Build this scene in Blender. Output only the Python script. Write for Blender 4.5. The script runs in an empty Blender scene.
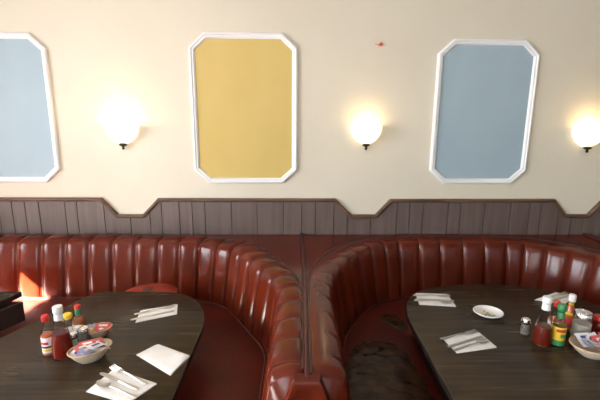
import bpy, bmesh, math, random
from mathutils import Vector, Matrix
from mathutils import noise as mnoise
random.seed(7)
scn = bpy.context.scene
COL = scn.collection
PI = math.pi

# ------------------------------------------------------------------ materials
def mat(name, color, rough=.5, metal=0., spec=.5, coat=0., coat_rough=.1, trans=0., ior=1.5, emit=None, estr=0.):
    m = bpy.data.materials.new(name); m.use_nodes = True
    b = m.node_tree.nodes['Principled BSDF']
    b.inputs['Base Color'].default_value = (*color, 1)
    b.inputs['Roughness'].default_value = rough
    b.inputs['Metallic'].default_value = metal
    b.inputs['Specular IOR Level'].default_value = spec
    b.inputs['Coat Weight'].default_value = coat
    b.inputs['Coat Roughness'].default_value = coat_rough
    b.inputs['Transmission Weight'].default_value = trans
    b.inputs['IOR'].default_value = ior
    if emit:
        b.inputs['Emission Color'].default_value = (*emit, 1)
        b.inputs['Emission Strength'].default_value = estr
    return m

def nodes(m): return m.node_tree.nodes, m.node_tree.links, m.node_tree.nodes['Principled BSDF']

def noise_color(m, c1, c2, scale=(4, 4, 4), detail=4, lo=.35, hi=.65, bump=0., bump_scale=None, rough_var=None):
    n, l, b = nodes(m)
    tc = n.new('ShaderNodeTexCoord'); mp = n.new('ShaderNodeMapping')
    mp.inputs['Scale'].default_value = scale
    l.new(tc.outputs['Object'], mp.inputs['Vector'])
    nz = n.new('ShaderNodeTexNoise'); nz.inputs['Scale'].default_value = 1; nz.inputs['Detail'].default_value = detail
    l.new(mp.outputs[0], nz.inputs['Vector'])
    r = n.new('ShaderNodeValToRGB')
    r.color_ramp.elements[0].position = lo; r.color_ramp.elements[0].color = (*c1, 1)
    r.color_ramp.elements[1].position = hi; r.color_ramp.elements[1].color = (*c2, 1)
    l.new(nz.outputs['Fac'], r.inputs[0]); l.new(r.outputs[0], b.inputs['Base Color'])
    if rough_var:
        mr = n.new('ShaderNodeMapRange'); mr.inputs['To Min'].default_value = rough_var[0]; mr.inputs['To Max'].default_value = rough_var[1]
        l.new(nz.outputs['Fac'], mr.inputs['Value']); l.new(mr.outputs[0], b.inputs['Roughness'])
    if bump:
        n2 = nz
        if bump_scale:
            n2 = n.new('ShaderNodeTexNoise'); n2.inputs['Scale'].default_value = bump_scale; n2.inputs['Detail'].default_value = 3
            l.new(tc.outputs['Object'], n2.inputs['Vector'])
        bp = n.new('ShaderNodeBump'); bp.inputs['Strength'].default_value = bump; bp.inputs['Distance'].default_value = .004
        l.new(n2.outputs['Fac'], bp.inputs['Height']); l.new(bp.outputs[0], b.inputs['Normal'])
    return m

M = {}
M['paint'] = noise_color(mat('wall_paint', (.70, .63, .50), .55, spec=.3), (.665, .61, .50), (.695, .645, .535), (1.3, 1.3, 1.3), 3, bump=.08, bump_scale=90)
M['ceiling'] = mat('ceiling_paint', (.80, .78, .73), .8)
M['floor'] = noise_color(mat('floor_tile', (.12, .06, .04), .45), (.045, .025, .018), (.075, .042, .03), (5, 5, 5))
M['white'] = mat('white_moulding', (.83, .83, .84), .4)
M['yellow'] = noise_color(mat('yellow_panel_paint', (.60, .43, .12), .55), (.565, .41, .12), (.62, .465, .155), (2.2, 2.2, 1.1), 3)
M['blue'] = noise_color(mat('blue_panel_paint', (.36, .46, .52), .55), (.315, .415, .48), (.355, .465, .53), (2.2, 2.2, 1.1), 3)
M['wains'] = noise_color(mat('wood_panelling', (.14, .11, .11), .42), (.092, .064, .056), (.136, .100, .090), (34, 34, 1.8), 5, .3, .7, bump=.08)
M['groove'] = mat('panel_groove', (.02, .015, .013), .7)
M['cap'] = noise_color(mat('dark_cap_wood', (.10, .055, .035), .35), (.075, .038, .022), (.15, .085, .055), (5, 5, 30), 4)
VC = ((.066, .0082, .0028), (.116, .0160, .0060))
M['vinyl'] = noise_color(mat('red_vinyl', (.2, .03, .015), .26, spec=.27), *VC, (6, 6, 3), 5, .3, .72, bump=.06, bump_scale=30, rough_var=(.12, .24))
M['vinyl_seat'] = noise_color(mat('worn_red_vinyl', (.16, .02, .012), .34, spec=.15), (.055, .008, .005), (.105, .014, .008), (5, 5, 5), 5, .3, .7, bump=.25, bump_scale=16, rough_var=(.26, .48))
M['vinyl_bright'] = mat('lit_red_vinyl', (.24, .026, .010), .3)  # brighter red: the light falling on the cushion is put into its colour
M['worn'] = mat('worn_brown_vinyl', (.085, .026, .013), .4, spec=.3)
M['piping'] = mat('dark_red_piping', (.06, .008, .005), .35)
M['base'] = mat('dark_kick_base', (.03, .012, .01), .5)
M['tape'] = noise_color(mat('brown_tape', (.05, .03, .02), .25, spec=.12), (.022, .0105, .006), (.050, .025, .012), (14, 14, 14), 5, bump=.25, bump_scale=40)
M['table'] = noise_color(mat('walnut_laminate', (.05, .04, .034), .3, spec=.13), (.027, .0175, .010), (.056, .038, .0225), (2.6, 42, 20), 5, .3, .72, rough_var=(.22, .30))
M['edge'] = mat('table_edge_band', (.022, .016, .013), .4)
M['steel'] = mat('polished_steel', (.55, .53, .50), .36, 1.)
M['chrome'] = mat('chrome', (.82, .82, .83), .12, 1.)
M['iron'] = mat('dark_iron', (.03, .025, .02), .45, .6)
M['brass'] = mat('dull_brass', (.35, .25, .12), .35, .9)
M['napkin'] = noise_color(mat('paper_napkin', (.82, .80, .77), .85, spec=.1), (.80, .78, .75), (.85, .84, .82), (30, 30, 30), 3, bump=.3)
M['china'] = mat('cream_china', (.66, .55, .42), .3)
M['china_tan'] = mat('tan_china_rim', (.55, .38, .22), .3)
M['china_white'] = mat('white_china', (.78, .77, .75), .2, coat=.4)
M['glass'] = mat('clear_glass', (.97, .98, .98), .03, trans=1., ior=1.22)
M['ketchup'] = mat('red_sauce', (.13, .010, .004), .25, spec=.3)
M['ketchup_dark'] = mat('dark_red_sauce', (.10, .010, .004), .25, spec=.3)
M['hot'] = mat('pale_orange_sauce', (.46, .10, .03), .35)
M['amber'] = mat('amber_sauce', (.30, .085, .018), .3, coat=.3)
M['amberglass'] = mat('orange_sauce', (.42, .10, .02), .3, coat=.4)
M['cap_white'] = mat('white_plastic', (.82, .81, .80), .4)
M['cap_red'] = mat('red_plastic', (.55, .02, .016), .4)
M['cap_green'] = mat('green_plastic', (.03, .20, .075), .4)
M['label_white'] = mat('white_label', (.80, .79, .78), .5)
M['label_yellow'] = mat('yellow_label', (.75, .50, .03), .5)
M['label_green'] = mat('green_label', (.04, .22, .08), .5)
M['ink_red'] = mat('red_ink', (.50, .03, .03), .5)
M['ink_blue'] = mat('blue_ink', (.06, .08, .30), .5)
M['ink_dark'] = mat('dark_ink', (.04, .03, .05), .5)
M['salt'] = mat('salt', (.80, .79, .76), .9)
M['pepper'] = noise_color(mat('pepper', (.05, .04, .035), .9), (.02, .017, .015), (.16, .13, .10), (300, 300, 300), 2)
M['mix'] = noise_color(mat('pepper_mix', (.2, .18, .16), .9), (.07, .06, .05), (.42, .39, .35), (260, 260, 260), 2)
M['sugar'] = noise_color(mat('sugar', (.72, .69, .62), .9), (.66, .62, .54), (.78, .75, .70), (60, 60, 60), 2)
M['pk_white'] = mat('white_packet_paper', (.78, .77, .78), .6)
M['pk_pink'] = mat('red_packet_paper', (.56, .10, .10), .6)
M['pk_blue'] = mat('lilac_packet_paper', (.42, .43, .66), .6)
M['pk_yellow'] = mat('yellow_packet_paper', (.72, .48, .10), .6)
M['pk_grey'] = mat('grey_packet_foil', (.33, .36, .42), .35)
M['shade'] = mat('lit_opal_glass', (.86, .80, .68), .35, emit=(1., .80, .46), estr=2.2)
M['bulb'] = mat('glowing_bulb', (.9, .85, .7), .4, emit=(1., .80, .48), estr=9.)
M['alu'] = mat('window_frame_paint', (.55, .54, .52), .5)
M['red_dot'] = mat('red_bead', (.85, .07, .03), .5)
M['wire'] = mat('dark_wire', (.14, .13, .11), .5)

def pane_material():
    m = bpy.data.materials.new('window_pane_glass'); m.use_nodes = True
    n, l = m.node_tree.nodes, m.node_tree.links
    n.clear()
    out = n.new('ShaderNodeOutputMaterial'); mix = n.new('ShaderNodeMixShader')
    tr = n.new('ShaderNodeBsdfTransparent'); gl = n.new('ShaderNodeBsdfGlossy'); gl.inputs['Roughness'].default_value = .02
    fr = n.new('ShaderNodeFresnel'); fr.inputs['IOR'].default_value = 1.3
    l.new(fr.outputs[0], mix.inputs[0]); l.new(tr.outputs[0], mix.inputs[1]); l.new(gl.outputs[0], mix.inputs[2]); l.new(mix.outputs[0], out.inputs[0])
    return m
M['pane'] = pane_material()

# ------------------------------------------------------------------ mesh builder
class MB:
    def __init__(s): s.v = []; s.f = []; s.mi = []; s.cur = 0
    def add(s, vs, fs, T=None):
        o = len(s.v)
        s.v += [tuple(T @ Vector(p)) for p in vs] if T else [tuple(p) for p in vs]
        s.f += [tuple(i + o for i in f) for f in fs]; s.mi += [s.cur] * len(fs)
        return s
    def box(s, x0, x1, y0, y1, z0, z1, T=None):
        vs = [(x, y, z) for z in (z0, z1) for y in (y0, y1) for x in (x0, x1)]
        return s.add(vs, [(0, 2, 3, 1), (4, 5, 7, 6), (0, 1, 5, 4), (1, 3, 7, 5), (3, 2, 6, 7), (2, 0, 4, 6)], T)
    def grid(s, rows, close=False, T=None):
        n, m = len(rows), len(rows[0]); vs = [p for r in rows for p in r]; fs = []
        for i in range(n - 1):
            for j in range(m if close else m - 1):
                k = (j + 1) % m
                fs.append((i * m + j, i * m + k, (i + 1) * m + k, (i + 1) * m + j))
        return s.add(vs, fs, T)
    def lathe(s, prof, n=24, sx=1., sy=1., cap0=True, cap1=True, T=None, c=(0, 0)):
        rows = [[(c[0] + r * sx * math.cos(2 * PI * k / n), c[1] + r * sy * math.sin(2 * PI * k / n), z) for k in range(n)] for r, z in prof]
        o = len(s.v); s.grid(rows, True, T)
        if cap0: s.f.append(tuple(o + k for k in reversed(range(n)))); s.mi.append(s.cur)
        if cap1: s.f.append(tuple(o + (len(prof) - 1) * n + k for k in range(n))); s.mi.append(s.cur)
        return s
    def tube(s, pts, r, n=8, T=None):
        pts = [Vector(p) for p in pts]; rows = []
        up = Vector((0, 0, 1))
        for i, p in enumerate(pts):
            t = (pts[min(i + 1, len(pts) - 1)] - pts[max(i - 1, 0)]).normalized()
            a = t.cross(up)
            if a.length < 1e-3: a = t.cross(Vector((1, 0, 0)))
            a.normalize(); b = a.cross(t)
            rr = r[i] if isinstance(r, (list, tuple)) else r
            rows.append([p + rr * (math.cos(2 * PI * k / n) * a + math.sin(2 * PI * k / n) * b) for k in range(n)])
        o = len(s.v); s.grid(rows, True, T)
        s.f.append(tuple(o + k for k in range(n))); s.mi.append(s.cur)
        s.f.append(tuple(o + (len(pts) - 1) * n + k for k in reversed(range(n)))); s.mi.append(s.cur)
        return s
    def prism(s, outline, z0, z1, T=None):
        n = len(outline); vs = [(x, y, z0) for x, y in outline] + [(x, y, z1) for x, y in outline]
        return s.add(vs, [tuple(reversed(range(n))), tuple(range(n, 2 * n))] + [(k, (k + 1) % n, n + (k + 1) % n, n + k) for k in range(n)], T)
    def build(s, name, m, parent=None, off=(0, 0, 0), bevel=0., seg=2, sharp=38, subsurf=0):
        me = bpy.data.meshes.new(name)
        me.from_pydata([tuple(Vector(p) - Vector(off)) for p in s.v], [], s.f)
        ms = m if isinstance(m, (list, tuple)) else [m]
        for x in ms: me.materials.append(x)
        me.polygons.foreach_set('material_index', s.mi)
        bm = bmesh.new(); bm.from_mesh(me)
        bmesh.ops.remove_doubles(bm, verts=bm.verts, dist=1e-5)
        bmesh.ops.dissolve_degenerate(bm, edges=bm.edges, dist=1e-6)
        bmesh.ops.recalc_face_normals(bm, faces=bm.faces)
        for f in bm.faces: f.smooth = True
        for e in bm.edges:
            if len(e.link_faces) == 2 and e.calc_face_angle(0) > math.radians(sharp): e.smooth = False
        bm.to_mesh(me); bm.free()
        o = bpy.data.objects.new(name, me); COL.objects.link(o)
        if parent: o.parent = parent
        if bevel:
            b = o.modifiers.new('bevel', 'BEVEL'); b.width = bevel; b.segments = seg; b.limit_method = 'ANGLE'; b.angle_limit = math.radians(35)
            b.harden_normals = False
        if subsurf:
            u = o.modifiers.new('sub', 'SUBSURF'); u.levels = u.render_levels = subsurf
        return o

def tag(o, label, cat, group=None):
    o['label'] = label; o['category'] = cat
    if group: o['group'] = group
    return o
def thing(name, label, cat, loc=(0, 0, 0), rz=0., group=None):
    o = bpy.data.objects.new(name, None); COL.objects.link(o); o.empty_display_size = .05
    o.location = loc; o.rotation_euler = (0, 0, rz)
    return tag(o, label, cat, group)
def struct(o): o['kind'] = 'structure'; return o
def dup(root, loc, rz=None, label=None, group=None):
    r = root.copy(); COL.objects.link(r); r.location = loc
    if rz is not None: r.rotation_euler = (0, 0, rz)
    if label: r['label'] = label
    if group: r['group'] = group
    for ch in list(root.children):
        c = ch.copy(); COL.objects.link(c); c.parent = r
        for g in list(ch.children):
            d = g.copy(); COL.objects.link(d); d.parent = c
    return r

# ------------------------------------------------------------------ curves
def catmull(pts, per=14):
    P = [Vector((*p, 0)) for p in pts]; out = []
    for i in range(len(P) - 1):
        p0 = P[i - 1] if i else P[0] * 2 - P[1]
        p1, p2 = P[i], P[i + 1]
        p3 = P[i + 2] if i + 2 < len(P) else P[-1] * 2 - P[-2]
        t0 = 0.; t1 = t0 + max((p1 - p0).length, 1e-6) ** .5; t2 = t1 + max((p2 - p1).length, 1e-6) ** .5; t3 = t2 + max((p3 - p2).length, 1e-6) ** .5
        for k in range(per):
            t = t1 + (t2 - t1) * k / per
            A1 = p0 * ((t1 - t) / (t1 - t0)) + p1 * ((t - t0) / (t1 - t0))
            A2 = p1 * ((t2 - t) / (t2 - t1)) + p2 * ((t - t1) / (t2 - t1))
            A3 = p2 * ((t3 - t) / (t3 - t2)) + p3 * ((t - t2) / (t3 - t2))
            B1 = A1 * ((t2 - t) / (t2 - t0)) + A2 * ((t - t0) / (t2 - t0))
            B2 = A2 * ((t3 - t) / (t3 - t1)) + A3 * ((t - t1) / (t3 - t1))
            out.append(B1 * ((t2 - t) / (t2 - t1)) + B2 * ((t - t1) / (t2 - t1)))
    out.append(P[-1]); return out
def resample(path, step):
    L = [0.]
    for a, b in zip(path, path[1:]): L.append(L[-1] + (b - a).length)
    n = max(2, round(L[-1] / step)); out = []; j = 0
    for k in range(n + 1):
        s = L[-1] * k / n
        while j < len(path) - 2 and L[j + 1] < s: j += 1
        f = (s - L[j]) / max(L[j + 1] - L[j], 1e-9)
        out.append((path[j].lerp(path[j + 1], f), s))
    return out
def normals(path):          # right-hand normals
    out = []
    for i in range(len(path)):
        t = (path[min(i + 2, len(path) - 1)] - path[max(i - 2, 0)]).normalized()
        out.append(Vector((t.y, -t.x, 0)))
    return out

# ------------------------------------------------------------------ the room
WY = 2.92                                   # back wall plane
XL, XR, YF, ZC = -3.6, 5.2, -3.6, 2.85
struct(MB().box(XL, XR, WY, WY + .15, 0, ZC).build('wall_back', M['paint']))
struct(MB().box(XL, XR, YF, WY, -.1, 0).build('floor', M['floor']))
struct(MB().box(XL, XR, YF, WY, ZC, ZC + .1).build('ceiling', M['ceiling']))
struct(MB().box(XR, XR + .15, YF, WY, 0, ZC).build('wall_right', M['paint']))

def wall_holes(name, axis, pos, th, a0, a1, holes):
    """solid wall with window openings; axis 'x' = plane x=pos running along y; 'y' = plane y=pos running along x"""
    mb = MB()
    def bx(a, b, z0, z1):
        if b - a < 1e-4 or z1 - z0 < 1e-4: return
        if axis == 'x': mb.box(pos - th, pos, a, b, z0, z1)
        else: mb.box(a, b, pos - th, pos, z0, z1)
    cur = a0
    for (h0, h1, z0, z1) in holes:
        bx(cur, h0, 0, ZC); bx(h0, h1, 0, z0); bx(h0, h1, z1, ZC); cur = h1
    bx(cur, a1, 0, ZC)
    return struct(mb.build(name, M['paint']))
LH = [(-2.9, -1.0, .95, 2.32), (-.25, 1.76, .95, 2.335)]
FH = [(-3.0, -1.0, 1.3, 2.5), (-.5, 1.5, 1.3, 2.5), (2.1, 4.1, 1.3, 2.5)]
wall_holes('wall_left', 'x', XL, .15, YF, WY, LH)
wall_holes('wall_front', 'y', YF, .15, XL, XR, FH)
def window(n, axis, pos, h):
    a, b, z0, z1 = h; w = .05
    root = bpy.data.objects.new('window_%d' % n, None); COL.objects.link(root); root['kind'] = 'structure'
    def bar(mb, p, q, r, t):
        if axis == 'x': mb.box(pos - .10, pos - .05, p, q, r, t)
        else: mb.box(p, q, pos - .10, pos - .05, r, t)
    mb = MB()
    bar(mb, a, b, z0, z0 + w); bar(mb, a, b, z1 - w, z1); bar(mb, a, a + w, z0 + w, z1 - w); bar(mb, b - w, b, z0 + w, z1 - w)
    m = (a + b) / 2; bar(mb, m - .02, m + .02, z0 + w, z1 - w)
    mb.build('window_frame', M['alu'], root)
    g = MB()
    if axis == 'x': g.box(pos - .078, pos - .072, a + w, b - w, z0 + w, z1 - w)
    else: g.box(a + w, b - w, pos - .078, pos - .072, z0 + w, z1 - w)
    g.build('window_pane', M['pane'], root)
for i, h in enumerate(LH): window(i + 1, 'x', XL, h)
for i, h in enumerate(FH): window(i + 3, 'y', YF, h)

# ---- wainscot
CAPX = [(XL, 1.128), (-1.412, 1.130), (-1.299, 1.003), (-1.099, 1.003), (-.980, 1.127), (.313, 1.127), (.437, 1.004), (.634, 1.004), (.742, 1.124),
        (1.964, 1.128), (2.068, 1.008), (2.251, 1.008), (2.352, 1.128), (3.55, 1.128), (3.65, 1.008), (3.83, 1.008), (3.93, 1.128), (XR, 1.128)]
def capz(x):
    for (a, za), (b, zb) in zip(CAPX, CAPX[1:]):
        if a <= x <= b: return za + (zb - za) * (x - a) / (b - a)
    return 1.128
gro = [(px - 292) / 137.3 for px in (9, 22, 36, 62, 74, 101, 127, 147, 159, 177, 190, 203, 230, 256, 283, 302, 316, 335, 349, 373, 400, 413, 427, 453, 466, 491, 518, 538, 550, 569, 583)]
x = gro[0]; seq = [.095, .19, .1, .145, .19, .09, .1, .2]; k = 0
while x > XL + .2: x -= seq[k % 8]; k += 1; gro.append(x)
x = max(gro); k = 0
while x < XR - .2: x += seq[k % 8]; k += 1; gro.append(x)
gro = sorted(gro)
pan = MB(); edges = [XL] + gro + [XR]; g = .0028
for a, b in zip(edges, edges[1:]):
    a2, b2 = a + g, b - g
    xs = [a2] + [c for c, _ in CAPX if a2 < c < b2] + [b2]
    poly = [(a2, .02), (b2, .02)] + [(c, capz(c)) for c in reversed(xs)]
    n = len(poly)
    vs = [(px, WY - .014, pz) for px, pz in poly] + [(px, WY - .003, pz) for px, pz in poly]
    pan.add(vs, [tuple(range(n)), tuple(reversed(range(n, 2 * n)))] + [(i, (i + 1) % n, n + (i + 1) % n, n + i) for i in range(n)])
pan.cur = 1
for (a, za), (b, zb) in zip(CAPX, CAPX[1:]):
    pan.add([(a, WY - .004, .02), (b, WY - .004, .02), (b, WY - .004, zb), (a, WY - .004, za)], [(0, 1, 2, 3)])
struct(pan.build('trim_1', [M['wains'], M['groove']]))
# cap moulding: a stepped section swept along the profile line with mitres
sec = [(-.004, .0), (-.004, .022), (.006, .030), (.014, .030), (.022, .022), (.022, .0)]      # (across, depth)
rows = []
for i, (cx, cz) in enumerate(CAPX):
    d0 = Vector((CAPX[i][0] - CAPX[i - 1][0], CAPX[i][1] - CAPX[i - 1][1])).normalized() if i else None
    d1 = Vector((CAPX[i + 1][0] - cx, CAPX[i + 1][1] - cz)).normalized() if i + 1 < len(CAPX) else None
    d0 = d0 or d1; d1 = d1 or d0
    n0 = Vector((-d0.y, d0.x)); n1 = Vector((-d1.y, d1.x)); mm = (n0 + n1).normalized(); sc = 1 / max(mm.dot(n0), .3)
    rows.append([(cx + mm.x * a * sc, WY - .0 - dep, cz + mm.y * a * sc) for a, dep in sec])
struct(MB().grid(rows, True).build('trim_2', M['cap'], sharp=25))

# ------------------------------------------------------------------ framed wall panels
def wall_panel(x0, x1, z0, z1, m, label):
    t = thing('wall_panel', label, 'wall panel', ((x0 + x1) / 2, WY, z0), 0, 'octagonal framed panels on the wall')
    off = t.location; cw, ch = .105, .098
    def octo(i):
        k = i * .41
        return [(x0 + cw + k, z0 + i), (x1 - cw - k, z0 + i), (x1 - i, z0 + ch + k), (x1 - i, z1 - ch - k), (x1 - cw - k, z1 - i), (x0 + cw + k, z1 - i), (x0 + i, z1 - ch - k), (x0 + i, z0 + ch + k)]
    prof = [(0, .0), (0, .012), (.005, .02), (.014, .024), (.021, .018), (.030, .018), (.037, .012), (.041, .004), (.041, 0)]
    rows = [[(px, WY - d, pz) for px, pz in octo(i)] for i, d in prof]
    MB().grid(rows, True).build('frame', M['white'], t, off, sharp=30)
    o = octo(.038)
    MB().add([(px, WY - .005, pz) for px, pz in o] + [(px, WY - .0005, pz) for px, pz in o],
             [tuple(range(8)), tuple(reversed(range(8, 16)))] + [(i, (i + 1) % 8, 8 + (i + 1) % 8, 8 + i) for i in range(8)]).build('painted_panel', m, t, off)
wall_panel(-2.40, -1.676, 1.264, 2.288, M['blue'], 'pale blue octagonal wall panel in white moulding, nearest the window end')
wall_panel(-.712, .038, 1.262, 2.303, M['yellow'], 'mustard yellow octagonal wall panel in white moulding')
wall_panel(1.012, 1.728, 1.262, 2.276, M['blue'], 'grey blue octagonal wall panel in white moulding, between two lit sconces')

# ------------------------------------------------------------------ sconces
def sconce(x, zr, label, src=None):
    if src: return dup(src, (x, WY, zr), None, label)
    t = thing('wall_sconce', label, 'wall lamp', (x, WY, zr), 0, 'opal bowl sconces')
    R, D, H = .113, .12, .135
    n, m = 28, 14; rows = []
    for sh in (0, 1):
        rr = 1 - .045 * sh
        rg = []
        for j in range(m + 1):
            th = PI / 2 * j / m
            ra, hz = math.sin(th), math.cos(th)
            rg.append([(R * rr * ra * math.cos(PI + PI * k / n), D * rr * ra * math.sin(PI + PI * k / n) - .002, -H * rr * hz) for k in range(n + 1)])
        rows += rg if sh == 0 else rg[::-1]
    MB().grid(rows).build('glass_bowl', M['shade'], t)
    MB().lathe([(.001, -.175), (.008, -.172), (.011, -.165), (.006, -.157), (.012, -.150), (.024, -.146), (.028, -.138), (.020, -.128), (.001, -.126)], 16, c=(0, -.028)).build('finial', M['iron'], t)
    MB().box(-.03, .03, -.016, -.001, -.10, -.01).build('back_plate', M['brass'], t, bevel=.004)
    MB().lathe([(.001, -.075), (.012, -.07), (.014, -.05), (.020, -.03), (.022, -.012), (.018, .004), (.008, .014), (.001, .016)], 16, c=(0, -.055)).build('bulb', M['bulb'], t)
    return t
SC = [(-1.205, 1.68), (.532, 1.685), (2.152, 1.672)]
s0 = sconce(*SC[0], 'lit opal glass bowl sconce between the yellow panel and the window-end blue panel')
sconce(*SC[1], 'lit opal glass bowl sconce between the yellow panel and the grey blue panel', s0)
sconce(*SC[2], 'lit opal glass bowl sconce past the grey blue panel, cut by the photo edge', s0)
for i, (sx, sz) in enumerate(SC):
    L = bpy.data.lights.new('sconce_light', 'POINT'); L.energy = (6.5, 1.6, 2.2)[i]; L.color = (1., .68, .32); L.shadow_soft_size = .03
    o = bpy.data.objects.new('sconce_light', L); COL.objects.link(o); o.location = (sx, WY - .062, sz + .012)

t = thing('wall_pin', 'tiny red bead on a wire pin, high on the cream wall', 'pin', (.606, WY, 2.234))
MB().lathe([(.001, -.012), (.009, -.009), (.014, 0), (.009, .009), (.001, .012)], 12, T=Matrix.Translation((0, -.014, 0))).build('bead', M['red_dot'], t)
MB().tube([(-.035, -.004, .004), (-.015, -.006, .001), (0, -.006, 0), (0, -.001, 0)], .002, 6).build('wire', M['wire'], t)

# ------------------------------------------------------------------ booths
YE = 1.232                                   # front end of the partition between the booths
CX = 1.15                                   # mid line of the complete booth
LP = catmull([(XL + .02, 2.896), (-2.6, 2.896), (-1.8, 2.896), (-1.05, 2.893), (-.76, 2.872), (-.524, 2.816), (-.294, 2.688), (-.15, 2.50), (-.042, 2.275), (.028, 2.09), (.056, 1.93), (.055, 1.75), (.050, 1.5), (.045, YE)])
half = [(.061, YE), (.066, 1.5), (.071, 1.75), (.077, 1.95), (.103, 2.19), (.177, 2.397), (.28, 2.57), (.411, 2.709), (.55, 2.81), (.693, 2.868), (.90, 2.890), (CX, 2.893)]
RP = catmull(half + [(2 * CX - a, b) for a, b in half[-2::-1]])
XD = 2 * CX - .07                           # centre line of the far partition
CHAN = .166
PROF = [(.256, .40), (.248, .455), (.240, .51), (.228, .58), (.215, .65), (.202, .72), (.190, .775), (.181, .815), (.174, .842), (.164, .862), (.148, .874), (.110, .881), (.070, .883), (.035, .882), (.010, .875), (.0, .860)]
def backrest(path, phase, fade0, fade1):
    rs = resample(path, CHAN / 20); P = [p for p, _ in rs]; N = normals(P); rows = []
    np_ = len(PROF); ends = [q for q in (P[0], P[-1]) if q.y < 2]
    for i, ((p, s), nn) in enumerate(zip(rs, N)):
        u = ((s + phase) / CHAN) % 1.0 * 2 - 1
        lobe = (1 - abs(u) ** 6) * .75 + .25 * (1 - u * u)
        kk = max(0., min(1., (p.y - 1.85) / .65)); kq = kk; kk = .76 + .24 * kk * kk * (3 - 2 * kk)
        ci = math.floor((s + phase) / CHAN)
        rnd = .85 + .3 * random.Random(ci * 13 + 5).random()
        row = []
        for j, (d, z) in enumerate(PROF):
            a = PROF[max(j - 1, 0)]; b = PROF[min(j + 1, np_ - 1)]
            tx, tz = b[0] - a[0], b[1] - a[1]; q = math.hypot(tx, tz); nx, nz = tz / q, -tx / q      # outward of the padding
            f = j / (np_ - 1)
            w = min(1, f / .12 + .35) * (1 if f < fade0 else max(.0, 1 - (f - fade0) / (fade1 - fade0)) ** .8)
            amt = ((.021 * lobe * rnd - .012) * (.72 + .28 * kq)) * w
            pt = p + nn * (d * kk + nx * amt)
            zz = z + nz * amt - (.012 * (1 - kq) * min(1., d / .156) ** 2)
            ee = 0.
            for end in ends: ee = max(ee, 1 - (p - end).length / .055)
            if ee > 0: pt = p + (pt - p) * (1 - .10 * ee ** 2.2); zz -= .022 * ee ** 2.2
            row.append((pt.x, pt.y, zz))
        rows.append(row)
    return rows, P, N
def booth(name, label, path, phase, clampf, loc, patch, fade):
    t = thing(name, label, 'booth', loc); off = Vector(loc)
    rows, P, N = backrest(path, phase, *fade)
    mb = MB().grid(rows)
    for r in (rows[0], rows[-1]):            # close the ends
        base = (r[-1][0], r[-1][1], .40)
        for a, b in zip(r, r[1:]): mb.add([a, b, base], [(0, 1, 2)])
    mb.build('backrest', M['vinyl'], t, off, sharp=62)
    step = 4
    MB().tube([(p.x + n.x * .006, p.y + n.y * .006, .872) for p, n in list(zip(P, N))[::step]], .0075, 8).build('top_piping', M['piping'], t, off)
    d = MB(); dp = [p for p in P if p.y > 1.9]
    d.grid([[(p.x, p.y, .872) for p in dp], [(p.x, WY - .018, .872) for p in dp], [(p.x, WY - .018, .80) for p in dp]])
    d.build('deck', M['vinyl'], t, off)
    # seat
    KK = [(lambda q: .76 + .24 * q * q * (3 - 2 * q))(max(0., min(1., (p.y - 1.85) / .65))) for p in P]
    O = [p + n * .225 * q for p, n, q in zip(P, N, KK)]
    I = [clampf(p) for p in P]
    sec = [(0, .44), (0, .478), (.10, .490), (.3, .499), (.6, .502), (.8, .498), (.93, .488), (.985, .468), (1., .44), (.985, .36), (.95, .335)]
    srows = []
    for o, i_ in zip(O[::step], I[::step]):
        srows.append([(*(o.lerp(i_, f).xy), z) for f, z in sec])
    MB().grid([list(c) for c in zip(*srows)]).build('seat', M['vinyl_seat'], t, off, sharp=50)
    MB().tube([(p.x + n.x * .258 * q, p.y + n.y * .258 * q, .489) for p, n, q in list(zip(P, N, KK))[::step]], .006, 8).build('seat_piping', M['piping'], t, off)
    B0 = [o.lerp(i_, .9) for o, i_ in zip(O[::step], I[::step])]
    B1 = [o.lerp(i_, .25) for o, i_ in zip(O[::step], I[::step])]
    MB().grid([[(p.x, p.y, 0) for p in B0], [(p.x, p.y, .345) for p in B0], [(p.x, p.y, .345) for p in B1], [(p.x, p.y, 0) for p in B1]]).build('kick_base', M['base'], t, off)
    return t
clampL = lambda p: Vector((min(p.x, -.60), min(p.y, 2.13), 0))
clampR = lambda p: Vector((min(max(p.x, .72), 2 * CX - .72), min(p.y, 2.13), 0))
booth_left = booth('booth_bench', 'dark red channel-back vinyl booth running to the window end, with a plain seat', LP, .012, clampL, (-.9, 2.4, 0), None, (.86, 1.0))
booth_right = booth('booth_bench', 'horseshoe dark red vinyl booth with brown tape patches on its seat', RP, .05, clampR, (CX, 2.4, 0), None, (.60, .72))

# brown tape patches on the right seat (parts of that booth)
def seat_patch(outline, nx, ny, amp, seed, name):
    rnd = random.Random(seed)
    cx = sum(p[0] for p in outline) / len(outline); cy = sum(p[1] for p in outline) / len(outline)
    fine = catmull(outline + [outline[0]], 9)[:-1]
    fine = [Vector((cx + (p.x - cx) * q, cy + (p.y - cy) * q, 0)) for p, q in ((p, 1 + rnd.uniform(-.07, .07)) for p in fine)]
    ph = [(rnd.uniform(25, 75), rnd.uniform(25, 75), rnd.uniform(0, 6)) for _ in range(7)]
    rows = []
    for j in range(ny + 1):
        f = j / ny
        row = []
        for p in fine:
            x = cx + (p.x - cx) * f; y = cy + (p.y - cy) * f
            v3 = Vector((x * 9 + y * 4, y * 21, seed)); h = min(1., 1.5 * abs(mnoise.noise(v3)) + .8 * abs(mnoise.noise(v3 * 2.3)) + .4 * abs(mnoise.noise(v3 * 4.9)))
            row.append((x, y, .5045 + amp * h * (.3 + .7 * min(1, (1 - f) * 4)) - .004 * f ** 6))
        rows.append(row)
    o = MB().grid(rows, True).build(name, M['tape'], booth_right, booth_right.location, sharp=70)
    o['label'] = 'torn glossy brown tape patch'
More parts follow.
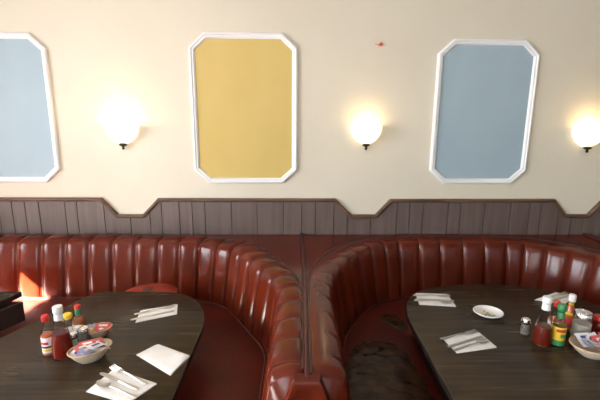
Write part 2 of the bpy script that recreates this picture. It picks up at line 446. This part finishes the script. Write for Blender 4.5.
seat_patch([(.235, 1.56), (.27, 1.74), (.29, 1.85), (.335, 1.965), (.41, 2.03), (.50, 2.045), (.585, 1.98), (.63, 1.80), (.64, 1.6), (.60, 1.45), (.42, 1.40), (.28, 1.44)], 40, 26, .0065, 3, 'tape_patch')
seat_patch([(.56, 2.30), (.60, 2.36), (.655, 2.36), (.69, 2.28), (.70, 2.19), (.65, 2.17), (.60, 2.22)], 20, 10, .004, 9, 'tape_patch')

# partition between the booths, with the flat deck behind the curved backs
def partition(label, cx, loc):
    t = thing('booth_divider', label, 'booth divider', loc); off = Vector(loc); sk = -.017 if cx < 1 else .017
    MB().tube([(cx, WY - .02, .876), (cx, 2.5, .876), (cx, 2.1, .878), (cx + sk * .5, 1.65, .876), (cx + sk, YE - .004, .874), (cx + sk, YE - .012, .866)], .0095, 10).build('centre_piping', M['piping'], t, off)
    cx += sk
    o = [(.044, .874), (.060, .838), (.076, .795), (.100, .73), (.135, .62), (.165, .50), (.178, .42), (.178, .04)]
    poly = [(cx + a, b) for a, b in o] + [(cx - a, b) for a, b in reversed(o)]
    n = len(poly)
    def ring(sc, y): 
        out = []
        for px, pz in poly: out.append((cx + (px - cx) * sc, y, .45 + (pz - .45) * (1 - (1 - sc) * .42)))
        return out
    rows = [ring(1., YE + .005), ring(1., YE - .022), ring(.95, YE - .034), ring(.80, YE - .036), ring(.74, YE - .031)]
    e = MB().grid(rows, True); base = len(e.v); e.add(ring(.74, YE - .031), [tuple(range(n))])
    e.build('end_panel', M['vinyl'], t, off, sharp=50)
    MB().box(cx - .16, cx + .16, YE + .03, 2.1, 0, .40).build('core', M['base'], t, off)
    return t
partition('red vinyl divider with padded end panel between the two booths', .07, (.07, 2.0, 0))
partition('red vinyl divider at the far end of the horseshoe booth, past the condiments', XD, (XD, 2.0, 0))

# ------------------------------------------------------------------ round red cushion on the left bench
t = thing('seat_cushion', 'round red vinyl cushion with a brown worn patch, behind the left table', 'cushion', (-.90, 2.385, .503))
pr = [(.02, 0), (.14, .0), (.172, .02), (.184, .07), (.182, .115), (.166, .142), (.12, .158), (.06, .166), (.001, .168)]
MB().lathe(pr, 36, sy=.85, cap1=False).build('cushion_body', M['vinyl_bright'], t)
MB().tube([(.179 * math.cos(a), .85 * .179 * math.sin(a), .130) for a in [2 * PI * k / 36 for k in range(37)]], .005, 6).build('piping', M['piping'], t)
rows = []
for j in range(9):
    f = j / 8
    rows.append([((-.055 + .055 * k / 5) * (1 + .15 * math.sin(j * 2.1)) + .02, -.146 + f * .16, (lambda r: .1695 - .30 * max(0, r - .06) ** 1.25 - (.9 * max(0, r - .12) ** 1.25))(math.hypot((-.055 + .055 * k / 5) + .02, (-.146 + f * .16) / .85)) + .002) for k in range(6)])
o = MB().grid(rows).build('worn_patch', M['worn'], t); o['label'] = 'dull brown worn patch'

# ------------------------------------------------------------------ tables
TZ = .74
def table(label, outline, ctr, apron=None):
    t = thing('dining_table', label, 'table', (*ctr, 0)); off = t.location
    fine = outline
    n = len(fine); cxy = Vector(ctr)
    def off_out(k): 
        out = []
        for p in fine:
            d = (Vector(p) - cxy); L = d.length
            out.append(tuple(cxy + d * ((L - k) / L)))
        return out
    top = MB(); rings = [(.004, TZ - .034), (0, TZ - .03), (0, TZ - .006), (.0015, TZ - .002), (.005, TZ)]
    top.cur = 1
    top.grid([[(x, y, z) for x, y in off_out(k)] for k, z in rings], True)
    top.cur = 0
    top.add([(x, y, TZ) for x, y in off_out(.005)], [tuple(range(n))])
    top.cur = 1
    top.add([(x, y, TZ - .034) for x, y in off_out(.004)], [tuple(range(n))])
    top.build('tabletop', [M['table'], M['edge']], t, off, sharp=50)
    if apron:
        MB().prism(apron, TZ - .165, TZ - .045).build('apron', M['edge'], t, off, bevel=.004)
    MB().lathe([(.05, .03), (.042, .06), (.036, .12), (.036, .62), (.05, .68), (.16, .695), (.16, .706)], 24, c=ctr).build('pedestal', M['iron'], t, off)
    MB().lathe([(.28, .0), (.285, .012), (.25, .022), (.10, .032), (.05, .05)], 32, c=ctr).build('base', M['iron'], t, off)
    return t
def smooth_outline(ctrl, per=8):
    return [(p.x, p.y) for p in catmull(ctrl + [ctrl[0]], per)[:-1]]
# complete table in the horseshoe booth
rt = [(.592, 1.75), (.600, 1.90), (.632, 2.03), (.686, 2.125), (.775, 2.205), (.92, 2.262), (CX, 2.290)]
rt = rt + [(2 * CX - a, b) for a, b in rt[-2::-1]]
rt = rt + [(2 * CX - .592, 1.2), (2 * CX - .60, .98), (2 * CX - .68, .90), (CX, .885), (.68, .90), (.60, .98), (.592, 1.2)]
table('dark walnut table with rounded corners in the horseshoe booth, set with three napkins', smooth_outline(rt), (CX, 1.6))
lt = [(-.434, 1.62), (-.436, 1.82), (-.462, 1.945), (-.535, 2.08), (-.64, 2.165), (-.76, 2.192), (-.92, 2.196), (-1.10, 2.193), (-1.145, 2.16), (-1.235, 1.97), (-1.345, 1.70), (-1.47, 1.38), (-1.56, 1.08), (-1.54, .98), (-1.44, .93), (-1.0, .92), (-.56, .925), (-.46, .97), (-.435, 1.08), (-.434, 1.35)]
table('dark walnut table with one slanted side and a folded plain napkin on it', smooth_outline(lt, 5), (-.95, 1.55))
nt = [(-1.575, 2.20), (-2.30, 2.20), (-2.30, 1.30), (-1.96, 1.30), (-1.60, 2.10)]
ap = [(-1.548, 2.165), (-1.62, 1.99), (-1.95, 1.26), (-2.32, 1.26), (-2.32, 2.165)]
table('dark wooden table with a deep apron, cut by the photo edge near the sunlit bench', nt, (-2.0, 1.85), ap)

# ------------------------------------------------------------------ napkins and cutlery
ZT = TZ + .0006
def napkin(corners, label, wav=.002, group='paper napkins', layers=2):
    c = [Vector((*p, 0)) for p in corners]; ctr = sum(c, Vector()) / 4
    mb = MB(); n = 12
    t = thing('paper_napkin', label, 'napkin', (ctr.x, ctr.y, ZT), 0, group)
    for ly in range(layers):
        top = []; bot = []
        sh = .004 * ly
        for i in range(n + 1):
            r1 = []; r2 = []
            for j in range(n + 1):
                u, v = i / n, j / n
                p = (c[0] * (1 - u) + c[1] * u) * (1 - v) + (c[3] * (1 - u) + c[2] * u) * v - ctr
                p = p * (1 - .035 * ly) + Vector((sh, sh * .5, 0))
                e = min(u, 1 - u, v, 1 - v) * 10
                z0 = .0005 + ly * .0024
                h = z0 + .0022 * min(1, .35 + e) + wav * max(0, math.sin(u * 4.1 + v * 2.2 + ly)) * min(1, e) * (1 if ly == layers - 1 else 0)
                r1.append((p.x, p.y, h)); r2.append((p.x, p.y, z0))
            top.append(r1); bot.append(r2)
        m2 = MB(); m2.grid(top); m2.grid(bot)
        b = [bot[0][j] for j in range(n + 1)] + [bot[i][n] for i in range(1, n + 1)] + [bot[n][j] for j in range(n - 1, -1, -1)] + [bot[i][0] for i in range(n - 1, 0, -1)]
        tt = [top[0][j] for j in range(n + 1)] + [top[i][n] for i in range(1, n + 1)] + [top[n][j] for j in range(n - 1, -1, -1)] + [top[i][0] for i in range(n - 1, 0, -1)]
        m2.grid([b, tt], True)
        m2.build('lower_fold' if ly == 0 and layers > 1 else 'upper_fold', M['napkin'], t, sharp=60)
    return t
def bar(widths, thick=.0022, arch=None):
    """flat cutlery blank: widths = [(x, halfwidth, z)]"""
    rows = []
    for x, w, z in widths:
        rows.append([(x, -w, z), (x, -w * .6, z + thick), (x, w * .6, z + thick), (x, w, z), (x, 0, z - .0003)])
    mb = MB().grid(rows, True)
    for r in (rows[0], rows[-1]): mb.add(r, [(0, 1, 2, 3, 4)])
    return mb
def make_knife(label):
    t = thing('table_knife', label, 'knife')
    bar([(-.105, .004, .001), (-.100, .008, .001), (-.06, .0085, .001), (-.01, .006, .001), (0, .005, .001)], .0032).build('handle', M['steel'], t)
    mb = MB(); rows = []
    for x, a, b in [(0, -.005, .006), (.01, -.006, .008), (.05, -.0065, .0095), (.085, -.006, .0105), (.100, -.003, .0095), (.107, .002, .005)]:
        rows.append([(x, a, .001), (x, a, .0028), (x, b, .0018), (x, b, .001)])
    mb.grid(rows, True); mb.add(rows[-1], [(0, 1, 2, 3)]); mb.build('blade', M['steel'], t)
    return t
def make_fork(label):
    t = thing('table_fork', label, 'fork')
    bar([(-.105, .004, .001), (-.100, .0085, .001), (-.06, .007, .002), (-.01, .0035, .006), (.03, .003, .005)], .0026).build('handle', M['steel'], t)
    bar([(.028, .003, .005), (.040, .010, .003), (.052, .0125, .002), (.058, .0125, .002)], .002).build('neck', M['steel'], t)
    for k in range(4):
        y = -.0108 + .0072 * k
        MB().tube([(.056, y, .003), (.075, y, .0025), (.092, y, .005), (.101, y, .008)], [.0021, .002, .0017, .0011], 6).build('tine', M['steel'], t)
    return t
def make_spoon(label):
    t = thing('table_spoon', label, 'spoon')
    bar([(-.105, .004, .001), (-.100, .008, .001), (-.06, .0065, .002), (-.01, .0035, .006), (.035, .003, .005)], .0026).build('handle', M['steel'], t)
    rows = []
    for sh in (0, 1):
        rg = [[(.064 + .033 * f * math.cos(a), .019 * f * math.sin(a) * (1 - .12 * math.cos(a)), .0010 + .007 * f * f + .0012 * (1 - sh)) for a in [2 * PI * k / 20 for k in range(20)]] for f in (.05, .3, .55, .8, 1.)]
        rows += rg if sh == 0 else rg[::-1]
    MB().grid(rows, True).build('bowl', M['steel'], t)
    return t
proto = {}
def cutlery(kind, head, tail, label, dz=.006):
    """head = where the blade/tines/bowl end lies, tail = handle end (table coordinates)"""
    a = math.atan2(head[1] - tail[1], head[0] - tail[0])
    loc = ((head[0] + tail[0]) / 2, (head[1] + tail[1]) / 2, ZT + dz)
    if kind not in proto:
        proto[kind] = {'knife': make_knife, 'fork': make_fork, 'spoon': make_spoon}[kind](label)
        o = proto[kind]; o.location = loc; o.rotation_euler = (0, 0, a)
    else:
        o = dup(proto[kind], loc, a, label)
    return o
# left table, napkin by the far edge
napkin([(-.775, 1.828), (-.595, 1.912), (-.622, 2.022), (-.797, 1.952)], 'white napkin with cutlery near the far rounded edge of the slanted table')
cutlery('knife', (-.800, 1.850), (-.622, 1.938), 'steel knife on the napkin by the far edge of the slanted table')
cutlery('fork', (-.640, 1.985), (-.790, 1.912), 'steel fork on the napkin by the far edge of the slanted table')
# left table, plain folded napkin
napkin([(-.668, 1.555), (-.480, 1.413), (-.436, 1.538), (-.610, 1.632)], 'plain folded white napkin without cutlery', .005, layers=3)
# left table, front napkin
napkin([(-.765, 1.322), (-.585, 1.255), (-.516, 1.362), (-.722, 1.455)], 'white napkin under knife, fork and spoon in front of the packet bowl', .002)
cutlery('knife', (-.768, 1.432), (-.560, 1.318), 'wide-bladed steel knife in front of the packet bowl', .0065)
cutlery('fork', (-.733, 1.462), (-.548, 1.352), 'steel fork with upturned tines in front of the packet bowl', .0085)
cutlery('spoon', (-.735, 1.362), (-.575, 1.288), 'steel spoon in front of the packet bowl')
# right table, napkin at the far left corner
napkin([(.698, 2.012), (.890, 1.985), (.898, 2.140), (.718, 2.154)], 'white napkin with cutlery at the far rounded corner beside the tape-patched seat')
cutlery('knife', (.705, 2.068), (.890, 2.045), 'steel knife on the napkin at the far rounded corner')
cutlery('fork', (.885, 2.102), (.715, 2.116), 'steel fork on the napkin at the far rounded corner')
cutlery('spoon', (.862, 2.020), (.705, 2.050), 'steel spoon on the napkin at the far rounded corner')
# right table, napkin in front
napkin([(.718, 1.553), (.915, 1.595), (.892, 1.722), (.698, 1.680)], 'white napkin with cutlery in front of the small white dish')
cutlery('fork', (.862, 1.716), (.705, 1.665), 'steel fork on the napkin in front of the small white dish')
cutlery('knife', (.890, 1.676), (.690, 1.592), 'steel knife on the napkin in front of the small white dish', .0065)
cutlery('spoon', (.888, 1.640), (.722, 1.572), 'steel spoon on the napkin in front of the small white dish')
# right table, napkin behind the bottles
napkin([(1.365, 2.065), (1.500, 2.010), (1.640, 2.110), (1.545, 2.158)], 'white napkin with cutlery behind the sauce bottles')
cutlery('knife', (1.615, 2.112), (1.438, 2.040), 'steel knife on the napkin behind the sauce bottles')
cutlery('fork', (1.590, 2.135), (1.420, 2.062), 'steel fork on the napkin behind the sauce bottles')

# ------------------------------------------------------------------ bottles and shakers
def bottle(name, label, loc, prof, fill_to, sauce, caps, labels=(), rz=0., neck=None, cat='bottle'):
    """prof: outer glass profile (r,z); caps: list of (part name, material, profile)"""
    t = thing(name, label, cat, (loc[0], loc[1], ZT), rz)
    body = 'glass_body'
    top = prof[-1][1]
    inner = [(max(r - .0028, .001), z) for r, z in prof]; inner[0] = (inner[0][0], inner[0][1] + .004)
    mb = MB().lathe(prof, 28, cap1=False); mb.lathe(inner, 28, cap1=False)
    rows = [[(r * math.cos(2 * PI * k / 28), r * math.sin(2 * PI * k / 28), top) for k in range(28)] for r in (prof[-1][0], inner[-1][0])]
    mb.grid(rows, True)
    mb.build(body, M['glass'], t)
    if fill_to:
        so_ = -.0036 if sauce in (M['salt'], M['pepper'], M['sugar'], M['mix']) else .0003
        sp = [(max(r + so_, .001), z + (.003 if i == 0 else 0)) for i, (r, z) in enumerate(prof) if z < fill_to]
        r0, z0 = [(r, z) for r, z in prof if z < fill_to][-1]; r1, z1 = [(r, z) for r, z in prof if z >= fill_to][0]
        f = (fill_to - z0) / (z1 - z0); sp.append((r0 + (r1 - r0) * f + so_, fill_to))
        MB().lathe(sp, 28).build('filling' if sauce in (M['salt'], M['pepper'], M['sugar']) else 'sauce', sauce, t)
    for nm, m, pf in caps:
        MB().lathe(pf, 24).build(nm, m, t)
    for nm, m, r, z0, z1, a0, a1 in labels:
        rows = [[((r + e) * math.cos(a), (r + e) * math.sin(a), z) for a in [a0 + (a1 - a0) * k / 18 for k in range(19)]] for e, z in ((.0, z0), (.0006, z0 + .001), (.0006, z1 - .001), (.0, z1))]
        p = MB().grid(rows).build(nm, m, t)
    return t
def ribbed(r, z0, z1, e=.0012, top=.8):
    return [(r - .001, z0), (r, z0 + .002), (r, z1 - .004), (r * .93, z1 - .001), (r * top, z1), (.001, z1)]
K = [(.034, 0), (.0385, .004), (.039, .03), (.0365, .07), (.030, .11), (.0225, .15), (.0172, .172), (.0155, .187), (.0155, .205)]
def ketchup(label, loc, dark, cap_z):
    t = bottle('ketchup_bottle', label, loc, K, .108 if not dark else .088, M['ketchup'] if not dark else M['ketchup_dark'],
           [('cap', M['cap_white'], [(.0185, .199), (.0195, .201), (.0195, .222), (.018, .226), (.001, .2265)]), ('neck_label', M['label_white'], [(.0182, .166), (.0178, .172), (.0166, .19), (.0164, .196)])])
    return t
ketchup('tall ketchup bottle with white cap beside the red-capped hot sauce', (-.979, 1.560), False, 0)
ketchup('half-full ketchup bottle with white cap beside the lone glass shaker', (1.140, 1.634), True, 0)
HS = [(.021, 0), (.024, .003), (.0245, .01), (.0245, .085), (.022, .100), (.015, .118), (.0115, .130), (.0105, .150), (.0105, .158)]
bottle('hot_sauce_bottle', 'hot sauce bottle with red cap and white label on the slanted table', (-1.046, 1.575), HS, .092, M['hot'],
       [('cap', M['cap_red'], [(.0135, .152), (.0145, .154), (.0145, .172), (.0125, .178), (.001, .179)])],
       [('paper_label', M['label_white'], .0248, .012, .083, -PI, PI), ('label_print', M['ink_red'], .0256, .052, .064, -2.7, -1.0), ('label_print', M['ink_dark'], .0256, .036, .045, -2.2, -.6), ('label_print', M['label_yellow'], .0256, .022, .032, -2.0, -.5)])
bottle('hot_sauce_bottle', 'hot sauce bottle with red cap behind the half-full ketchup bottle', (1.228, 1.690), HS, .092, M['hot'],
       [('cap', M['cap_red'], [(.0135, .152), (.0145, .154), (.0145, .172), (.0125, .178), (.001, .179)])],
       [('paper_label', M['label_white'], .0248, .012, .083, -PI, PI), ('label_print', M['ink_red'], .0256, .05, .066, -2.4, -.9)])
TB = [(.023, 0), (.0265, .004), (.027, .05), (.026, .078), (.021, .092), (.0125, .102), (.0105, .112), (.0102, .138)]
bottle('pepper_sauce_bottle', 'amber sauce bottle with green neck wrap and small red cap', (-.985, 1.715), TB, .100, M['amber'],
       [('cap', M['cap_red'], [(.0125, .136), (.0135, .138), (.0135, .150), (.012, .154), (.001, .1545)]), ('neck_wrap', M['cap_green'], [(.0125, .108), (.0128, .110), (.0128, .134), (.012, .136)])],
       [('paper_label', M['label_white'], .0273, .02, .066, -2.6, -.5), ('label_print', M['ink_red'], .0281, .038, .05, -2.2, -.9)])
GR = [(.023, 0), (.027, .004), (.0275, .01), (.0275, .085), (.026, .100), (.019, .120), (.0135, .134), (.0122, .150), (.012, .172)]
bottle('green_sauce_bottle', 'sauce bottle with green cap and yellow label', (1.207, 1.626), GR, .030, M['label_green'],
       [('cap', M['cap_green'], [(.0165, .165), (.0185, .168), (.0185, .186), (.016, .194), (.001, .195)]), ('neck_wrap', M['label_green'], [(.0155, .131), (.0150, .137), (.0140, .150), (.0137, .158)])],
       [('paper_label', M['label_yellow'], .0278, .028, .092, -PI, PI), ('label_print', M['label_green'], .0286, .012, .030, -PI, PI), ('label_print', M['ink_red'], .0286, .070, .084, -2.5, -1.1), ('label_print', M['label_green'], .0286, .046, .060, -1.9, -.9)])
bottle('amber_sauce_bottle', 'amber sauce bottle with white cap behind the sugar dispenser', (1.352, 1.765), [(r * .95, z * .93) for r, z in HS], .13, M['amberglass'],
       [('cap', M['cap_white'], [(.014, .140), (.0165, .143), (.0165, .166), (.014, .175), (.001, .176)])],
       [('paper_label', M['label_yellow'], .0236, .075, .088, -PI, PI), ('label_print', M['ink_red'], .0238, .020, .060, -2.6, -.8), ('neck_wrap', M['label_yellow'], .0106, .122, .134, -PI, PI)])
bottle('salsa_jar', 'low orange-red sauce jar cut by the photo edge behind the packet bowl', (1.452, 1.700), [(.028, 0), (.033, .004), (.034, .02), (.033, .06), (.026, .075), (.022, .08)], .072, M['ketchup'],
       [('lid', M['cap_red'], [(.026, .076), (.027, .078), (.027, .092), (.024, .096), (.001, .0965)])], cat='jar')
SH = [(.020, 0), (.0228, .003), (.0232, .01), (.0215, .035), (.0195, .060)]
def shaker(label, loc, filling, src=None):
    if src: return dup(src, (loc[0], loc[1], ZT), None, label)
    return bottle('table_shaker', label, loc, SH, .053, filling, [('metal_top', M['chrome'], [(.0205, .055), (.022, .057), (.022, .066), (.019, .076), (.010, .082), (.001, .0835)])], cat='shaker', )
sk = shaker('salt shaker with chrome top beside the oval packet bowl, nearest the tall ketchup bottle', (-.958, 1.606), M['salt'])
shaker('pepper shaker with chrome top between the oval packet bowl and the smaller bowl', (-.932, 1.652), M['mix'])
shaker('salt shaker with chrome top in front of the amber bottle with green neck wrap', (-.968, 1.662), None, sk)
shaker('lone glass pepper shaker with chrome top beside the half-full ketchup bottle', (1.108, 1.714), M['mix'])
# glass sugar dispensers
def sugar(label, loc):
    return bottle('sugar_dispenser', label, loc, [(.036, 0), (.040, .004), (.041, .02), (.041, .085), (.038, .105), (.036, .112)], .080, M['sugar'],
           [('metal_lid', M['chrome'], [(.0375, .108), (.040, .110), (.040, .122), (.034, .134), (.018, .141), (.001, .143)])], cat='dispenser')
sg = sugar('glass sugar dispenser with domed chrome lid behind the packet bowl', (1.345, 1.672))
MB().box(-.012, .012, -.036, -.012, .132, .1405).build('pour_flap', M['chrome'], sg, bevel=.002)
bottle('creamer_jug', 'small clear glass jar with pale lid, behind the tall ketchup bottle', (-1.018, 1.685), [(.022, 0), (.026, .004), (.026, .08), (.022, .10), (.018, .108)], .05, M['sugar'],
       [('lid', M['label_yellow'], [(.019, .105), (.021, .107), (.021, .120), (.017, .126), (.001, .127)])], cat='jar')

# ------------------------------------------------------------------ bowls
def oval_bowl(name, label, loc, rz, a, b, h, m, fluted=0.):
    t = thing(name, label, 'bowl', (loc[0], loc[1], ZT), rz)
    n = 44; rows = []
    for f, z in [(.30, 0), (.52, .0), (.56, .003), (.60, h * .12), (.78, h * .45), (.93, h * .82), (.985, h * .97), (1.0, h), (.985, h * 1.02), (.95, h), (.90, h * .82), (.74, h * .45), (.55, h * .18), (.3, h * .13), (.02, h * .12)]:
        fl = lambda k: 1 + (fluted * math.cos(14 * 2 * PI * k / n) if f > .7 else 0)
        rows.append([(a * f * fl(k) * math.cos(2 * PI * k / n), b * f * fl(k) * math.sin(2 * PI * k / n), z) for k in range(n)])
    mb = MB().grid(rows, True); mb.add(rows[0], [tuple(range(n))]); mb.add(rows[-1], [tuple(range(n))])
    mb.build('bowl_body', m, t)
    MB().tube([(a * .985 * math.cos(2 * PI * k / n), b * .985 * math.sin(2 * PI * k / n), h * .995) for k in range(n + 1)], .0032, 8).build('rim', M['china_tan'] if m is M['china'] else m, t)
    return t
oval_bowl('oval_bowl', 'oval cream bowl of packets, in front on the slanted table', (-.846, 1.530), .62, .084, .058, .052, M['china'])
oval_bowl('oval_bowl', 'small oval cream bowl behind the larger bowl on the slanted table', (-.902, 1.708), .45, .064, .045, .042, M['china'])
oval_bowl('oval_bowl', 'oval cream bowl of packets in front of the sugar dispenser', (1.312, 1.540), .05, .102, .078, .050, M['china'])
d = oval_bowl('small_dish', 'small white dish with a flecked floral centre, alone on the dark table', (1.018, 1.892), -.15, .072, .066, .022, M['china_white'], .02)
rnd = random.Random(4)
for nm, m in (('leaf_flecks', M['label_green']), ('petal_flecks', M['label_yellow'])):
    fl = MB()
    for k in range(16):
        a = rnd.uniform(0, 2 * PI); r = rnd.uniform(.006, .038); s = rnd.uniform(.003, .0062)
        fl.lathe([(.001, .0), (s, .0006), (s * .6, .0016), (.0005, .0018)], 6, T=Matrix.Translation((r * math.cos(a), r * .9 * math.sin(a), .0026 + max(0, r - .02) * .35)))
    fl.build(nm, m, d)

# packets
def make_packet(nm, label, m, ink):
    t = thing(nm, label, 'packet')
    L, W_ = .034, .021
    rows = []
    for i in range(9):
        u = -1 + i / 4; r = []
        for j in range(7):
            v = -1 + j / 3
            r.append((u * L, v * W_, .0026 * (1 - u ** 4) * (1 - v ** 4) + .0004))
        rows.append(r)
    lo = [[(p[0], p[1], -p[2]) for p in r] for r in rows]
    mb = MB().grid(rows); mb.grid(lo)
    mb.build('paper_sleeve', m, t)
    MB().box(-.018, .020, -.006, .006, .0030, .0035).build('printed_band', ink, t)
    return t
pk = {}
GRP = {'white': ('sugar_packet', 'pk_white', 'ink_blue'), 'pink': ('sweetener_packet', 'pk_pink', 'label_white'), 'blue': ('creamer_packet', 'pk_blue', 'label_white'), 'yellow': ('sauce_packet', 'pk_yellow', 'ink_red'), 'grey': ('jelly_packet', 'pk_grey', 'label_white')}
def packet(kind, where, ctr, x, y, z, rz, tx, ty):
    nm, m, ink = GRP[kind]
    word = {'white': 'white', 'pink': 'red', 'blue': 'lilac', 'yellow': 'yellow', 'grey': 'grey foil'}[kind]
    label = '%s paper packet heaped in the %s' % (word, where) if kind != 'grey' else 'grey foil packet heaped in the %s' % where
    group = '%s packets in the %s' % (word, where)
    loc = (ctr[0] + x, ctr[1] + y, ZT + z)
    if kind not in pk: o = pk[kind] = make_packet(nm, label, M[m], M[ink]); o.location = loc; o['group'] = group
    else: o = dup(pk[kind], loc, None, label, group)
    o.rotation_euler = (tx, ty, rz)
w1 = 'front oval bowl on the slanted table'
for a in [('white', -.030, -.016, .028, .3, .1, .2), ('white', .026, .014, .029, 1.4, -.1, -.2), ('pink', -.02, .015, .030, .9, .35, .1), ('pink', .0, .022, .037, .5, -.3, .2), ('pink', -.040, .000, .034, 1.2, .3, -.2),
          ('blue', -.012, -.022, .038, 1.0, .35, -.2), ('blue', .012, -.004, .043, .7, .25, .25), ('blue', -.002, -.018, .047, 1.3, .4, .1), ('white', .045, .012, .041, .9, .3, .3), ('white', .032, .030, .046, .4, -.2, .3), ('pink', .006, .030, .049, .6, .25, -.1), ('pink', -.020, .012, .056, .3, .2, -.1), ('pink', -.028, -.012, .054, 1.0, .15, .1), ('white', .028, -.002, .056, 1.2, .1, .2), ('white', -.045, -.022, .042, 1.1, .25, -.3)]:
    packet(a[0], w1, (-.846, 1.530), a[1] * .84, a[2] * .88, a[3] + .008, *a[4:])
w2 = 'small bowl behind it on the slanted table'
for a in [('grey', -.022, .000, .032, 1.2, .3, -.3), ('grey', -.020, -.012, .038, .5, .4, .2), ('grey', -.036, .008, .040, 1.6, .5, .3), ('pink', .020, .004, .030, .5, .2, .1), ('pink', .028, -.004, .040, .9, .3, .15), ('yellow', .002, .000, .036, 1.2, .3, .0), ('pink', .022, .012, .046, .2, .2, .1)]:
    packet(a[0], w2, (-.902, 1.708), *a[1:])
w3 = 'bowl in front of the sugar dispenser'
for a in [('white', -.034, .008, .033, .2, .2, .3), ('white', -.030, .030, .048, .1, .25, .1), ('blue', -.045, -.012, .042, 1.1, .2, .3), ('white', -.018, -.010, .047, 1.9, .2, .25), ('white', .005, .026, .046, .3, .3, .0), ('pink', .020, -.015, .044, .2, .15, .1), ('pink', .022, .005, .052, .1, .25, .05), ('pink', .045, -.004, .050, .5, .2, .1), ('white', -.004, -.036, .042, 2.2, .1, .2), ('pink', .052, .024, .046, 1., .2, .1)]:
    packet(a[0], w3, (1.312, 1.540), a[1], a[2], a[3] + .018, a[4], a[5] + .22, a[6] - .12)

# ------------------------------------------------------------------ daylight
def area(name, loc, rot, sx, sy, e, col):
    L = bpy.data.lights.new(name, 'AREA'); L.shape = 'RECTANGLE'; L.size = sx; L.size_y = sy; L.energy = e; L.color = col
    o = bpy.data.objects.new(name, L); COL.objects.link(o); o.location = loc; o.rotation_euler = rot
for i, (a, b, z0, z1) in enumerate(LH):
    area('daylight_left', (XL - .2, (a + b) / 2, (z0 + z1) / 2), (0, -PI / 2, 0), z1 - z0 + .1, b - a + .1, 240, (.90, .95, 1.))
for i, (a, b, z0, z1) in enumerate(FH):
    area('daylight_front', ((a + b) / 2, YF - .2, (z0 + z1) / 2), (PI / 2, 0, 0), b - a + .1, z1 - z0 + .1, (105, 22, 6)[i], (.94, .97, 1.))
S = bpy.data.lights.new('sun', 'SUN'); S.energy = 380; S.angle = .009; S.color = (1., .98, .94)
so = bpy.data.objects.new('sun', S); COL.objects.link(so)
so.rotation_euler = Vector((1, .55, -.9)).to_track_quat('-Z', 'Y').to_euler()

w = bpy.data.worlds.new('sky'); scn.world = w; w.use_nodes = True
n, l = w.node_tree.nodes, w.node_tree.links
sk_ = n.new('ShaderNodeTexSky'); sk_.sky_type = 'NISHITA'; sk_.sun_disc = False; sk_.sun_elevation = math.radians(38); sk_.sun_rotation = math.radians(240)
l.new(sk_.outputs[0], n['Background'].inputs[0]); n['Background'].inputs[1].default_value = .15

# ------------------------------------------------------------------ camera
cam = bpy.data.cameras.new('camera'); cam.lens = 24; cam.sensor_width = 36; cam.clip_start = .05
co = bpy.data.objects.new('camera', cam); COL.objects.link(co)
co.matrix_world = Matrix.Translation((0, 0, 1.75)) @ Matrix.Rotation(math.radians(-1.15), 4, 'Z') @ Matrix.Rotation(math.radians(90 - 11.9), 4, 'X') @ Matrix.Rotation(math.radians(.35), 4, 'Z')
scn.camera = co
vs = scn.view_settings
vs.view_transform = 'Standard'; vs.look = 'None'; vs.gamma = 1.; vs.exposure = -.16; vs.use_curve_mapping = False
scn.cycles.use_denoising = True
scn.cycles.max_bounces = 10
scn.cycles.sample_clamp_indirect = 6
